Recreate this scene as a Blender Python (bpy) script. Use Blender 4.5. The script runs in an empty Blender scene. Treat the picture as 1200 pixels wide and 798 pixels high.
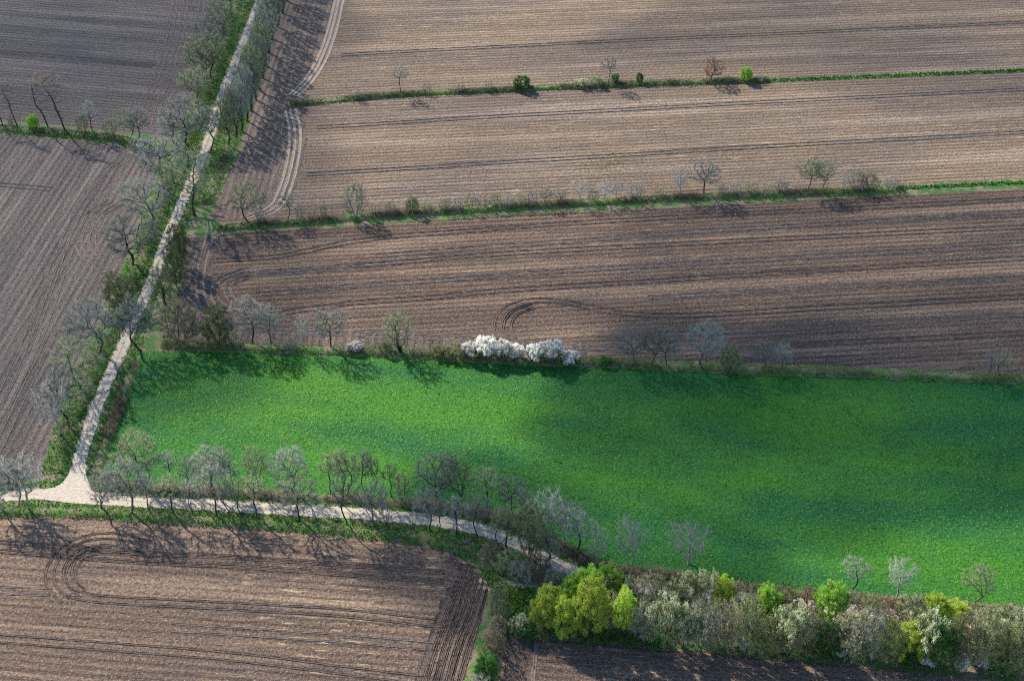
import bpy, math, random
import numpy as np
from mathutils import Vector, Matrix
R = math.radians
sc = bpy.context.scene
C = sc.collection

# ------------------------------------------------------------------ camera, sky, sun, exposure
CAM_H, PITCH, FPX, PW, PH = 220.0, 36.0, 1667.0, 1200.0, 798.0
cam = bpy.data.cameras.new('camera'); cam.sensor_width = 36; cam.lens = 36 * FPX / PW
cam.clip_start = 1; cam.clip_end = 20000
co = bpy.data.objects.new('camera', cam); C.objects.link(co)
co.location = (0, 0, CAM_H); co.rotation_euler = (R(90 - PITCH), 0, 0)
sc.camera = co

SUN_EL = 38.5
SHX, SHY = 0.67, -0.74                    # horizontal direction in which shadows fall
n_ = math.hypot(SHX, SHY); SHX /= n_; SHY /= n_
TO_SUN = Vector((-SHX * math.cos(R(SUN_EL)), -SHY * math.cos(R(SUN_EL)), math.sin(R(SUN_EL))))
w = bpy.data.worlds.new('World'); sc.world = w; w.use_nodes = True
nt = w.node_tree; bg = nt.nodes['Background']
sky = nt.nodes.new('ShaderNodeTexSky'); sky.sky_type = 'NISHITA'; sky.sun_disc = False
sky.sun_elevation = R(SUN_EL); sky.sun_rotation = math.atan2(TO_SUN.x, TO_SUN.y)
sky.altitude = 50; sky.air_density = 1.0; sky.dust_density = 0.3; sky.ozone_density = 4.0
nt.links.new(sky.outputs[0], bg.inputs[0]); bg.inputs[1].default_value = 0.15
sl = bpy.data.lights.new('sun', 'SUN'); sl.energy = 5.0; sl.angle = R(0.5); sl.color = (1.0, 0.93, 0.82)
so = bpy.data.objects.new('sun', sl); C.objects.link(so)
so.rotation_euler = TO_SUN.to_track_quat('Z', 'Y').to_euler()
sc.view_settings.view_transform = 'Standard'; sc.view_settings.look = 'None'
sc.view_settings.exposure = 0.90; sc.view_settings.gamma = 1
sc.view_settings.use_curve_mapping = False
sc.cycles.max_bounces = 5; sc.cycles.diffuse_bounces = 2; sc.cycles.transparent_max_bounces = 12
sc.cycles.use_denoising = False
try: sc.cycles.pixel_filter_type = 'BLACKMAN_HARRIS'; sc.cycles.filter_width = 1.1
except Exception: pass

def G(px, py, z=0.0):
    """point of the photograph to a place on the ground"""
    x = (px - PW / 2) / FPX; v = (py - PH / 2) / FPX
    a = R(PITCH)
    d = Vector((x, math.cos(a) - v * math.sin(a), -math.sin(a) - v * math.cos(a)))
    t = (CAM_H - z) / -d.z
    return Vector((d.x * t, d.y * t, z))
def scale_at(py):
    return math.cos(R(PITCH)) * (py + FPX * math.tan(R(PITCH)) - PH / 2) / CAM_H   # px per metre
def dep(py): return R(PITCH) + math.atan((py - PH / 2) / FPX)

# ------------------------------------------------------------------ helpers
def mesh_np(name, V, F, mats, midx=None, smooth=False):
    V = np.asarray(V, np.float32).reshape(-1, 3)
    me = bpy.data.meshes.new(name)
    me.vertices.add(len(V)); me.vertices.foreach_set('co', V.ravel())
    if isinstance(F, list):
        lens = np.concatenate([np.full(len(f), f.shape[1]) for f in F]); flat = np.concatenate([f.ravel() for f in F])
    else:
        F = np.asarray(F); lens = np.full(len(F), F.shape[1]); flat = F.ravel()
    st = np.concatenate([[0], np.cumsum(lens)[:-1]])
    me.loops.add(len(flat)); me.loops.foreach_set('vertex_index', flat.astype(np.int32))
    me.polygons.add(len(lens)); me.polygons.foreach_set('loop_start', st.astype(np.int32))
    for m in (mats if isinstance(mats, (list, tuple)) else [mats]): me.materials.append(m)
    if midx is not None: me.polygons.foreach_set('material_index', np.asarray(midx, np.int32))
    if smooth: me.polygons.foreach_set('use_smooth', np.ones(len(lens), bool))
    me.update(calc_edges=True)
    return me
def link(name, me, parent=None, loc=None):
    o = bpy.data.objects.new(name, me); C.objects.link(o)
    if parent: o.parent = parent
    if loc is not None: o.location = loc
    return o
def tag(o, label=None, cat=None, group=None, kind=None):
    if label: o['label'] = label
    if cat: o['category'] = cat
    if group: o['group'] = group
    if kind: o['kind'] = kind
    return o
def catmull(P, n=10):
    P = [Vector(p) for p in P]
    Q = [P[0] * 2 - P[1]] + P + [P[-1] * 2 - P[-2]]
    out = []
    for i in range(1, len(Q) - 2):
        a, b, c, d = Q[i-1], Q[i], Q[i+1], Q[i+2]
        for k in range(n):
            t = k / n
            out.append(0.5 * ((2*b) + (c-a)*t + (2*a-5*b+4*c-d)*t*t + (3*b-a-3*c+d)*t*t*t))
    out.append(P[-1]); return out
def resample(P, step):
    P = [Vector(p) for p in P]; out = [P[0].copy()]; acc = 0.0
    for a, b in zip(P[:-1], P[1:]):
        L = (b - a).length
        while acc + L >= step:
            t = (step - acc) / L; a = a.lerp(b, t); out.append(a.copy()); L = (b - a).length; acc = 0.0
            if L < 1e-9: break
        acc += L
    out.append(P[-1].copy()); return out
def path(pts, step=1.0): return resample(catmull([G(*p) for p in pts]), step)
def normals2d(P):
    N = []
    for i in range(len(P)):
        t = P[min(i+1, len(P)-1)] - P[max(i-1, 0)]; t.z = 0
        t = t.normalized() if t.length > 1e-9 else Vector((1, 0, 0))
        N.append(Vector((-t.y, t.x, 0)))
    return N

# ------------------------------------------------------------------ materials
class Mat:
    def __init__(s, name, rough=0.9, spec=0.15):
        s.m = bpy.data.materials.new(name); s.m.use_nodes = True; s.t = s.m.node_tree
        s.b = s.t.nodes['Principled BSDF']; s.b.inputs['Roughness'].default_value = rough
        s.b.inputs['Specular IOR Level'].default_value = spec
        s.tc = s.t.nodes.new('ShaderNodeTexCoord')
    def n(s, typ, **k):
        nd = s.t.nodes.new(typ)
        for a, v in k.items(): setattr(nd, a, v)
        return nd
    def l(s, a, b): s.t.links.new(a, b)
    def mapping(s, rot=0, scale=(1, 1, 1), src=None):
        mp = s.n('ShaderNodeMapping'); mp.vector_type = 'TEXTURE' if False else 'POINT'
        mp.inputs['Rotation'].default_value = (0, 0, rot)
        s.l(src or s.tc.outputs['Object'], mp.inputs[0])
        m2 = s.n('ShaderNodeMapping'); m2.inputs['Scale'].default_value = scale
        s.l(mp.outputs[0], m2.inputs[0]); return m2.outputs[0]
    def noise(s, vec, scale, detail=3, rough=0.55, dist=0.0):
        nd = s.n('ShaderNodeTexNoise'); nd.inputs['Scale'].default_value = scale
        nd.inputs['Detail'].default_value = detail; nd.inputs['Roughness'].default_value = rough
        nd.inputs['Distortion'].default_value = dist
        s.l(vec, nd.inputs['Vector']); return nd.outputs['Fac']
    def ramp(s, fac, stops, interp='LINEAR'):
        r = s.n('ShaderNodeValToRGB'); cr = r.color_ramp; cr.interpolation = interp
        while len(cr.elements) < len(stops): cr.elements.new(0.5)
        for e, (p, c) in zip(cr.elements, stops):
            e.position = p; e.color = (*c, 1) if len(c) == 3 else c
        s.l(fac, r.inputs[0]); return r.outputs[0]
    def mix(s, fac, a, b, mode='MIX'):
        m = s.n('ShaderNodeMix', data_type='RGBA', blend_type=mode)
        for i, v in ((0, fac), (6, a), (7, b)):
            if isinstance(v, (int, float)): m.inputs[i].default_value = v
            elif isinstance(v, tuple): m.inputs[i].default_value = (*v, 1)
            else: s.l(v, m.inputs[i])
        return m.outputs[2]
    def math(s, op, a, b=None, c=None):
        m = s.n('ShaderNodeMath', operation=op)
        for i, v in enumerate((a, b, c)):
            if v is None: continue
            if isinstance(v, (int, float)): m.inputs[i].default_value = v
            else: s.l(v, m.inputs[i])
        return m.outputs[0]
    def bump(s, h, dist, strength=1.0, prev=None):
        b = s.n('ShaderNodeBump'); b.inputs['Distance'].default_value = dist; b.inputs['Strength'].default_value = strength
        s.l(h, b.inputs['Height'])
        if prev is not None: s.l(prev, b.inputs['Normal'])
        return b.outputs[0]
    def col(s, c):
        if isinstance(c, tuple): s.b.inputs['Base Color'].default_value = (*c, 1)
        else: s.l(c, s.b.inputs['Base Color'])
    def nor(s, n): s.l(n, s.b.inputs['Normal'])

def g3(v): return (v, v, v)
def soil_mat(name, ang, base=(0.215, 0.160, 0.122), warm=(0.33, 0.235, 0.165), cool=(0.155, 0.122, 0.108), straw=0.0, streak=1.0, seed=0.0):
    M = Mat(name, 0.95, 0.1)
    off = M.n('ShaderNodeVectorMath', operation='ADD'); off.inputs[1].default_value = (seed * 37.1, seed * 91.7, 0)
    M.l(M.tc.outputs['Object'], off.inputs[0]); src = off.outputs[0]
    iso = M.mapping(-ang, (1, 1, 1), src)
    lng = M.mapping(-ang, (0.030, 0.9, 1), src)         # long thin streaks along the rows
    mid = M.mapping(-ang, (0.16, 1.0, 1), src)
    big = M.noise(M.mapping(-ang, (0.35, 1.0, 1), src), 0.035, 4, 0.6, 0.3)
    s1 = M.noise(lng, 0.9, 3, 0.7)
    s2 = M.noise(mid, 0.55, 4, 0.65)
    wv = M.n('ShaderNodeTexWave', wave_type='BANDS', bands_direction='Y', wave_profile='SIN'); wv.inputs['Scale'].default_value = 0.15
    wv.inputs['Distortion'].default_value = 1.3; wv.inputs['Detail'].default_value = 3; wv.inputs['Detail Scale'].default_value = 0.6; wv.inputs['Detail Roughness'].default_value = 0.7
    M.l(M.mapping(-ang, (0.05, 1, 1), src), wv.inputs[0]); wave = wv.outputs['Fac']
    band = M.noise(M.mapping(-ang, (0.06, 1.0, 1), src), 0.11, 3, 0.6)
    fine = M.noise(iso, 1.15, 4, 0.8)
    speck = M.noise(iso, 1.9, 3, 0.7)
    c = M.mix(M.ramp(big, [(0.36, g3(0)), (0.60, g3(1))]), tuple(v * .82 for v in cool), base)
    c = M.mix(M.math('MULTIPLY', M.ramp(s2, [(0.50, g3(0)), (0.72, g3(1))]), 0.6), c, warm)
    c = M.mix(M.math('MULTIPLY', M.ramp(s1, [(0.52, g3(0)), (0.64, g3(1))]), 0.45 * streak), c, tuple(v * 0.42 for v in cool))
    c = M.mix(M.math('MULTIPLY', M.ramp(s1, [(0.33, g3(1)), (0.45, g3(0))]), 0.36 * streak), c, tuple(min(1, v * 1.45) for v in warm))
    c = M.mix(M.math('MULTIPLY', M.ramp(wave, [(0.05, g3(1)), (0.35, g3(0))]), 0.38 * streak), c, tuple(v * 0.45 for v in cool))
    c = M.mix(M.ramp(band, [(0.42, g3(0.45)), (0.56, g3(0))]), c, tuple(v * 0.62 for v in base))
    c = M.mix(M.ramp(band, [(0.52, g3(0)), (0.66, g3(0.45))]), c, tuple(v * 1.25 for v in warm))
    c = M.mix(M.ramp(fine, [(0.36, g3(0.75)), (0.54, g3(0))]), c, tuple(v * 0.28 for v in cool))
    c = M.mix(M.ramp(speck, [(0.55, g3(0)), (0.68, g3(0.55))]), c, (0.50, 0.39, 0.30))
    if straw:
        st = M.noise(M.mapping(-ang, (0.30, 1.7, 1), src), 0.6, 3, 0.5)
        area = M.noise(iso, 0.016, 2, 0.5)
        f = M.math('MULTIPLY', M.ramp(st, [(0.60, g3(0)), (0.68, g3(1))]), M.ramp(area, [(0.40, g3(0)), (0.54, g3(1))]))
        c = M.mix(M.math('MULTIPLY', f, straw), c, (0.56, 0.44, 0.25))
    M.col(c)
    b = M.bump(s1, 0.6 * streak, 1.0)
    b = M.bump(s2, 0.35, 1.0, b); b = M.bump(wave, 0.35 * streak, 1.0, b)
    b = M.bump(fine, 0.9, 1.0, b)
    M.nor(b)
    return M.m
def grass_mat(name, a=(0.035, 0.115, 0.016), b=(0.060, 0.165, 0.022), c=(0.13, 0.15, 0.05), brown=0.0, bumpy=0.5):
    M = Mat(name, 0.8, 0.2)
    o = M.tc.outputs['Object']
    iso = M.mapping(0, (1, 1, 1))
    big = M.noise(M.mapping(R(8), (0.35, 1, 1)), 0.05, 4, 0.6)
    fine = M.noise(iso, 1.6, 4, 0.7)
    med = M.noise(iso, 0.28, 3, 0.6)
    col = M.mix(M.ramp(big, [(0.38, g3(0)), (0.62, g3(1))]), a, b)
    col = M.mix(M.ramp(fine, [(0.50, g3(0)), (0.74, g3(0.8))]), col, c)
    col = M.mix(M.ramp(fine, [(0.30, g3(0.45)), (0.48, g3(0))]), col, tuple(v * 0.4 for v in a))
    if brown: col = M.mix(M.math('MULTIPLY', M.ramp(med, [(0.45, g3(0)), (0.60, g3(1))]), brown), col, (0.20, 0.16, 0.10))
    M.col(col); M.nor(M.bump(fine, bumpy, 1.0)); return M.m
def leafy(name, cols, rough=0.6, rnd=1.0, trans=0.0):
    """colour differs from leaf to leaf and from spray to spray"""
    M = Mat(name, rough, 0.2)
    geo = M.n('ShaderNodeNewGeometry'); oi = M.n('ShaderNodeObjectInfo')
    k = M.noise(M.mapping(0, (1, 1, 1)), 0.8, 2, 0.6)
    f = M.math('ADD', M.math('MULTIPLY', geo.outputs['Random Per Island'], 0.55), M.math('MULTIPLY', k, 0.45))
    n = len(cols); c = M.ramp(f, [(0.12 + 0.76 * i / max(1, n - 1), q) for i, q in enumerate(cols)])
    hs = M.n('ShaderNodeHueSaturation'); M.l(c, hs.inputs['Color'])
    M.l(M.math('ADD', M.math('MULTIPLY', oi.outputs['Random'], 0.62), 0.66), hs.inputs['Value'])
    M.l(M.math('ADD', M.math('MULTIPLY', oi.outputs['Random'], 0.016), 0.492), hs.inputs['Hue'])
    M.col(hs.outputs[0])
    if trans:
        tr = M.n('ShaderNodeBsdfTranslucent'); M.l(hs.outputs[0], tr.inputs[0]); mx = M.n('ShaderNodeMixShader'); mx.inputs[0].default_value = trans
        M.l(M.b.outputs[0], mx.inputs[1]); M.l(tr.outputs[0], mx.inputs[2]); M.l(mx.outputs[0], M.t.nodes['Material Output'].inputs['Surface'])
    return M.m
def bark(name, a, b):
    M = Mat(name, 0.9, 0.1)
    k = M.noise(M.mapping(0, (1, 1, 0.3)), 3.0, 3, 0.6)
    M.col(M.mix(M.ramp(k, [(0.4, g3(0)), (0.62, g3(1))]), a, b)); M.nor(M.bump(k, 0.05)); return M.m

m_bark = bark('dark_bark', (0.030, 0.026, 0.022), (0.080, 0.072, 0.058))
m_pbark = bark('pale_bark', (0.20, 0.19, 0.16), (0.42, 0.40, 0.35))
m_lichen = bark('lichen_bark', (0.050, 0.052, 0.040), (0.14, 0.15, 0.11))
m_tw_grey = leafy('grey_twigs', [(0.13, 0.135, 0.115), (0.24, 0.25, 0.21), (0.36, 0.37, 0.31)], 0.9)
m_tw_green = leafy('budding_twigs', [(0.12, 0.14, 0.085), (0.22, 0.25, 0.13), (0.34, 0.36, 0.20)], 0.9)
m_tw_tan = leafy('tan_twigs', [(0.18, 0.14, 0.10), (0.30, 0.24, 0.17), (0.42, 0.35, 0.26)], 0.9)
m_tw_pale = leafy('pale_twigs', [(0.18, 0.18, 0.15), (0.31, 0.31, 0.27), (0.46, 0.45, 0.40)], 0.9)
m_tw_brown = leafy('brown_twigs', [(0.09, 0.065, 0.05), (0.17, 0.125, 0.095), (0.27, 0.21, 0.16)], 0.9)
m_tw_red = leafy('reddish_twigs', [(0.12, 0.07, 0.05), (0.22, 0.13, 0.09), (0.32, 0.20, 0.14)], 0.9)
m_lf_lime = leafy('lime_leaves', [(0.12, 0.30, 0.03), (0.30, 0.55, 0.06), (0.48, 0.72, 0.12)], trans=.35)
m_lf_yel = leafy('yellow_green_leaves', [(0.20, 0.33, 0.03), (0.44, 0.58, 0.06), (0.64, 0.74, 0.14)], trans=.35)
m_lf_green = leafy('green_leaves', [(0.03, 0.09, 0.015), (0.07, 0.18, 0.03), (0.10, 0.26, 0.04)], trans=.3)
m_lf_mid = leafy('bramble_leaves', [(0.015, 0.045, 0.010), (0.035, 0.095, 0.018), (0.08, 0.15, 0.035)])
m_lf_olive = leafy('olive_buds', [(0.10, 0.11, 0.04), (0.19, 0.20, 0.07), (0.30, 0.30, 0.13)])
m_lf_dark = leafy('dark_ivy', [(0.010, 0.030, 0.010), (0.022, 0.060, 0.018), (0.05, 0.10, 0.03)], 0.45)
m_bloss = leafy('white_blossom', [(0.74, 0.70, 0.60), (0.88, 0.85, 0.76), (0.94, 0.92, 0.85)], trans=.5)
m_cream = leafy('cream_blossom', [(0.36, 0.42, 0.22), (0.56, 0.60, 0.36), (0.74, 0.75, 0.54)], trans=.45)
m_tuft = leafy('meadow_blades', [(0.006, 0.090, 0.014), (0.022, 0.130, 0.010), (0.12, 0.26, 0.02)], trans=.45)
m_vtuft = leafy('verge_blades', [(0.04, 0.12, 0.02), (0.10, 0.23, 0.03), (0.25, 0.33, 0.09)], trans=.4)
m_yellow = Mat('dandelion_yellow', 0.7); m_yellow.col((0.60, 0.58, 0.10)); m_yellow = m_yellow.m
m_meadow = grass_mat('meadow_grass', (0.003, 0.084, 0.020), (0.034, 0.150, 0.008), (0.13, 0.26, 0.02), bumpy=.45)
m_verge = grass_mat('verge_grass', (0.035, 0.095, 0.018), (0.075, 0.165, 0.028), (0.15, 0.18, 0.07), brown=1.0)
m_bank = grass_mat('bank_grass', (0.060, 0.120, 0.026), (0.11, 0.180, 0.04), (0.22, 0.22, 0.11), brown=0.85, bumpy=0.6)
m_strip = grass_mat('strip_grass', (0.035, 0.15, 0.015), (0.07, 0.24, 0.03), (0.15, 0.30, 0.06), bumpy=0.6)

def road_mat():
    M = Mat('pale_gravel', 0.95, 0.1)
    iso = M.mapping(0, (1, 1, 1))
    a = M.noise(iso, 0.35, 4, 0.6); f = M.noise(iso, 3.0, 3, 0.6)
    c = M.mix(M.ramp(a, [(0.35, g3(0)), (0.65, g3(1))]), (0.36, 0.30, 0.235), (0.47, 0.40, 0.32))
    uv = M.n('ShaderNodeUVMap'); sp = M.n('ShaderNodeSeparateXYZ'); M.l(uv.outputs[0], sp.inputs[0])
    mid = M.math('ABSOLUTE', M.math('SUBTRACT', sp.outputs[0], 0.5))
    edge = M.math('ADD', mid, M.math('MULTIPLY', M.math('SUBTRACT', a, 0.5), 0.25))
    c = M.mix(M.ramp(edge, [(0.40, g3(0)), (0.50, g3(0.85))]), c, (0.17, 0.16, 0.08))
    c = M.mix(M.ramp(edge, [(0.04, g3(0.55)), (0.12, g3(0))]), c, (0.20, 0.19, 0.11))
    c = M.mix(M.ramp(f, [(0.35, g3(0.45)), (0.5, g3(0))]), c, (0.33, 0.28, 0.22))
    M.col(c); M.nor(M.bump(f, 0.10)); return M.m
m_road = road_mat()
def track_mat(name, c1, c2):
    M = Mat(name, 0.95, 0.1); f = M.noise(M.mapping(0, (1, 1, 1)), 1.6, 4, 0.7)
    M.col(M.mix(M.ramp(f, [(0.35, g3(0)), (0.62, g3(1))]), c1, c2)); M.nor(M.bump(f, 0.15)); return M.m
m_trk_dark = track_mat('damp_soil_rut', (0.05, 0.037, 0.03), (0.15, 0.11, 0.083))
m_trk_mid = track_mat('worn_soil_rut', (0.10, 0.08, 0.066), (0.22, 0.175, 0.145))
m_trk_pale = track_mat('dry_soil_rut', (0.22, 0.17, 0.125), (0.38, 0.305, 0.235))

# ------------------------------------------------------------------ ground and fields
def sheet(name, pts, z, mat, cell=None):
    P = [Vector((q.x, q.y, z)) for q in pts]
    me = bpy.data.meshes.new(name); me.from_pydata([tuple(p) for p in P], [], [tuple(range(len(P)))]); me.materials.append(mat)
    me.update()
    if me.polygons[0].normal.z < 0: me.flip_normals()
    o = link(name, me); tag(o, kind='structure'); return o
def poly(px): return [G(*p) for p in px]
def rag(px, amp=0.5, step=1.2):
    """a field edge is never ruled"""
    pts = poly(px); out = []; rng = random.Random(len(px) * 7 + int(px[0][0]))
    for a, b in zip(pts, pts[1:] + pts[:1]):
        L = (b - a).length; n = max(1, min(400, int(L / step)))
        for k in range(n):
            q = a.lerp(b, k / n); q.x += rng.uniform(-amp, amp); q.y += rng.uniform(-amp, amp); out.append(q)
    return out
def ang_of(a, b):
    p, q = G(*a), G(*b); return math.atan2(q.y - p.y, q.x - p.x)

big = sheet('ground', [Vector((-4000, -2500, 0)), Vector((4000, -2500, 0)), Vector((4000, 6000, 0)), Vector((-4000, 6000, 0))], 0, m_verge)
a_main = ang_of((450, 250), (1100, 218)); a_h1 = ang_of((400, 120), (1150, 88))
a_av = ang_of((92, 545), (262, 110)); a_s = ang_of((0, 607), (440, 637)); a_g = ang_of((0, 150), (160, 166))
a_w = ang_of((0, 520), (95, 350))

AVE_W = [(272, -60), (262, 20), (246, 80), (226, 130), (205, 170)]
sheet('ploughed_field', rag([(-900, -260), (-60, -260), (272, -60), (262, 5), (243, 70), (222, 125), (200, 160), (160, 157), (80, 148), (0, 143), (-300, 118), (-900, 70)]), 0.02, soil_mat('soil_northwest', a_g, (0.225, 0.18, 0.150), (0.31, 0.245, 0.19), (0.17, 0.145, 0.135), seed=1))
sheet('ploughed_field', rag([(-900, 96), (-300, 140), (0, 158), (80, 164), (165, 174), (188, 180), (178, 215), (160, 265), (140, 320), (118, 375), (92, 420), (72, 470), (58, 520), (50, 558), (30, 562), (-60, 566), (-600, 560)]), 0.02, soil_mat('soil_west', a_w, (0.225, 0.18, 0.148), (0.31, 0.24, 0.185), (0.165, 0.14, 0.13), seed=2))
sheet('ploughed_field', rag([(372, -200), (355, -30), (312, 60), (296, 130), (282, 178), (268, 205), (248, 252), (256, 262), (420, 250), (640, 236), (850, 226), (1060, 216), (1600, 190), (2400, 150), (2400, -260), (400, -260)]), 0.02, soil_mat('soil_north', a_main, (0.290, 0.205, 0.130), (0.37, 0.27, 0.19), (0.19, 0.15, 0.13), straw=0.4, seed=3))
sheet('headland', rag([(352, -34), (420, -34), (393, 40), (372, 90), (352, 112), (352, 130), (362, 170), (345, 225), (318, 250), (258, 259), (250, 250), (270, 205), (284, 178), (296, 128), (313, 58)], 0.9), 0.04, soil_mat('soil_headland', a_av, (0.255, 0.190, 0.145), (0.37, 0.27, 0.19), (0.19, 0.15, 0.13), seed=4))
sheet('ploughed_field', rag([(248, 276), (300, 272), (420, 264), (640, 250), (850, 240), (1055, 229), (1600, 203), (2400, 165), (2400, 480), (1600, 452), (1200, 438), (940, 428), (690, 419), (430, 408), (205, 400), (196, 392), (206, 360), (214, 320), (222, 285)]), 0.02, soil_mat('soil_middle', a_main, (0.165, 0.110, 0.078), (0.30, 0.205, 0.135), (0.120, 0.088, 0.074), straw=0.25, seed=5))
sheet('headland', rag([(222, 280), (262, 276), (246, 330), (250, 362), (300, 384), (420, 390), (690, 402), (690, 418), (430, 407), (206, 399), (197, 391), (207, 360), (215, 320)], 0.6), 0.04, soil_mat('soil_headland_middle', a_av, (0.205, 0.150, 0.115), (0.29, 0.21, 0.155), (0.14, 0.11, 0.10), seed=6))
sheet('ploughed_field', rag([(-600, 600), (0, 607), (100, 606), (200, 614), (330, 622), (440, 633), (520, 641), (560, 668), (572, 690), (560, 740), (545, 800), (500, 1000), (-600, 1000)]), 0.02, soil_mat('soil_south', a_s, (0.235, 0.158, 0.105), (0.36, 0.24, 0.155), (0.175, 0.125, 0.105), straw=0.6, seed=7))
sheet('headland', rag([(540, 662), (572, 682), (571, 692), (559, 742), (544, 802), (500, 990), (430, 990), (484, 800), (505, 740), (520, 700)], 0.6), 0.04, soil_mat('soil_headland_south', ang_of((520, 790), (556, 680)), (0.22, 0.16, 0.12), (0.36, 0.25, 0.17), (0.14, 0.11, 0.10), streak=1.4, seed=8))
sheet('ploughed_field', rag([(592, 742), (612, 748), (800, 762), (1000, 780), (1200, 800), (1700, 850), (1700, 1100), (520, 1100), (565, 840), (580, 770)]), 0.02, soil_mat('soil_southeast', ang_of((640, 755), (1000, 785)), (0.24, 0.165, 0.118), (0.37, 0.25, 0.165), (0.175, 0.125, 0.105), straw=0.5, seed=9))
sheet('headland', rag([(590, 744), (628, 752), (628, 810), (610, 950), (545, 950), (566, 838), (580, 770)], 0.4), 0.04, soil_mat('soil_corner', ang_of((590, 798), (600, 740)), (0.22, 0.16, 0.12), (0.34, 0.24, 0.17), (0.14, 0.11, 0.10), streak=1.4, seed=10))
MEADOW = [(165, 412), (300, 413), (430, 419), (600, 428), (690, 430), (900, 438), (1200, 450), (1700, 472), (1700, 760), (1200, 708), (1000, 697), (900, 686), (800, 674), (740, 668), (690, 655), (640, 630), (590, 606), (500, 590), (400, 580), (280, 572), (200, 568), (128, 562), (118, 540), (140, 480)]
sheet('meadow', rag(MEADOW), 0.03, m_meadow)
def ribbon(name, P, width, z, mat, edge=0.0, seed=0):
    rng = random.Random(seed); N = normals2d(P); V = []; F = []; UV = []
    prof = [-0.5, -0.3, 0, 0.3, 0.5]
    for i, (p, n) in enumerate(zip(P, N)):
        wl = rng.uniform(-edge, edge); wr = rng.uniform(-edge, edge)
        ww = width(i / len(P)) if callable(width) else width
        for k, u in enumerate(prof):
            e = wl if k == 0 else wr if k == 4 else 0
            q = p + n * (u * ww + e); V.append((q.x, q.y, z + (0.02 if k == 2 else 0)))
    m = len(prof)
    for i in range(len(P) - 1):
        for k in range(m - 1):
            F.append((i*m+k, i*m+k+1, (i+1)*m+k+1, (i+1)*m+k))
    me = bpy.data.meshes.new(name); me.from_pydata(V, [], F); me.materials.append(mat)
    uv = me.uv_layers.new(name='UVMap')
    for lp in me.loops: uv.data[lp.index].uv = (prof[lp.vertex_index % m] + 0.5, lp.vertex_index // m * 0.5)
    me.update()
    if me.polygons[0].normal.z < 0: me.flip_normals()
    o = link(name, me); tag(o, kind='structure'); return o
AVE = [(330, -60), (305, 0), (286, 48), (262, 108), (244, 165), (232, 196), (214, 235), (196, 280), (178, 330), (158, 372), (140, 415), (120, 460), (105, 500), (94, 540), (89, 580)]
LOW = [(-80, 588), (0, 582), (50, 579), (90, 580), (150, 587), (250, 592), (350, 598), (420, 602), (500, 609), (560, 620), (600, 634), (640, 654), (670, 669), (720, 686), (860, 697), (1000, 714), (1200, 735), (1500, 765)]
P_ave, P_low = path(AVE, 0.8), path(LOW, 0.8)
ribbon('farm_track', P_ave, 3.4, 0.070, m_road, 0.30, 1)
ribbon('farm_track', P_low, lambda t: 2.5 if t < .055 else 3.8, 0.078, m_road, 0.30, 2)
tri = catmull([G(*p) for p in [(46, 585), (88, 590), (150, 592), (122, 582), (107, 570), (100, 552), (100, 535), (93, 533), (85, 545), (78, 560), (66, 570), (44, 575)]], 5)
sheet('track_junction', tri, 0.105, track_mat('junction_gravel', (0.33, 0.275, 0.215), (0.47, 0.40, 0.32)))
for pts in ([(560, 680), (590, 683), (620, 688), (660, 699)], [(560, 687), (588, 692), (616, 700), (650, 712)]):
    ribbon('field_path', path(pts, 0.8), 1.3, 0.06, m_trk_pale, 0.25, 3)
# narrow grass baulks between the ploughed fields
ribbon('grass_strip', path([(880, 96), (1000, 91), (1100, 87), (1200, 83), (1400, 75), (1700, 62)], 1.0), 2.1, 0.085, m_strip, 0.7, 4)
ribbon('grass_strip', path([(1050, 221), (1120, 218), (1200, 214), (1400, 205), (1700, 190)], 1.0), 1.6, 0.085, m_strip, 0.6, 5)

# raised earth banks under the hedges
def bank(pts, width, h, seed, mat=None, fade=6):
    P = path(pts, 1.2); N = normals2d(P); rng = random.Random(seed); V = []; F = []
    prof = [(-0.5, -0.05), (-0.36, 0.45), (-0.18, 0.9), (0, 1.0), (0.18, 0.92), (0.36, 0.5), (0.5, -0.05)]; m = len(prof)
    for i, (p, n) in enumerate(zip(P, N)):
        e = min(1, (i + 1) / fade, (len(P) - i) / fade)
        for k, (u, v) in enumerate(prof):
            q = p + n * (u * width + rng.uniform(-.22, .22)); V.append((q.x, q.y, h * v * e * rng.uniform(.82, 1.12) if 0 < k < m-1 else -0.05))
    for i in range(len(P) - 1):
        for k in range(m - 1): F.append((i*m+k, i*m+k+1, (i+1)*m+k+1, (i+1)*m+k))
    me = bpy.data.meshes.new('hedge_bank'); me.from_pydata(V, [], F); me.materials.append(mat or m_bank); me.update()
    if sum(f.normal.z for f in me.polygons) < 0: me.flip_normals()
    me.polygons.foreach_set('use_smooth', [True] * len(me.polygons))
    tag(link('hedge_bank', me), kind='structure')

H1 = [(340, 124), (400, 118), (470, 112), (560, 108), (640, 104), (720, 101), (800, 98), (900, 95)]
H2 = [(255, 269), (300, 265), (360, 261), (420, 256), (500, 250), (600, 244), (700, 238), (800, 233), (900, 229), (1000, 226), (1058, 223)]
H3 = [(190, 405), (260, 408), (340, 410), (430, 413), (520, 418), (600, 422), (690, 425), (780, 430), (900, 435), (1000, 438), (1100, 442), (1200, 446), (1400, 454)]
L1 = [(-200, 138), (0, 152), (80, 158), (130, 163), (168, 170)]
AWL = [(290, -50), (272, 20), (252, 80), (236, 122), (222, 160), (205, 185), (192, 225), (176, 272), (158, 318), (140, 362), (118, 412), (98, 452), (82, 492), (70, 525), (62, 555)]
AEL = [(350, -50), (327, 0), (308, 48), (292, 100), (277, 150), (262, 190), (240, 240)]
AEM = [(216, 275), (204, 310), (192, 345), (180, 385)]
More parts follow.
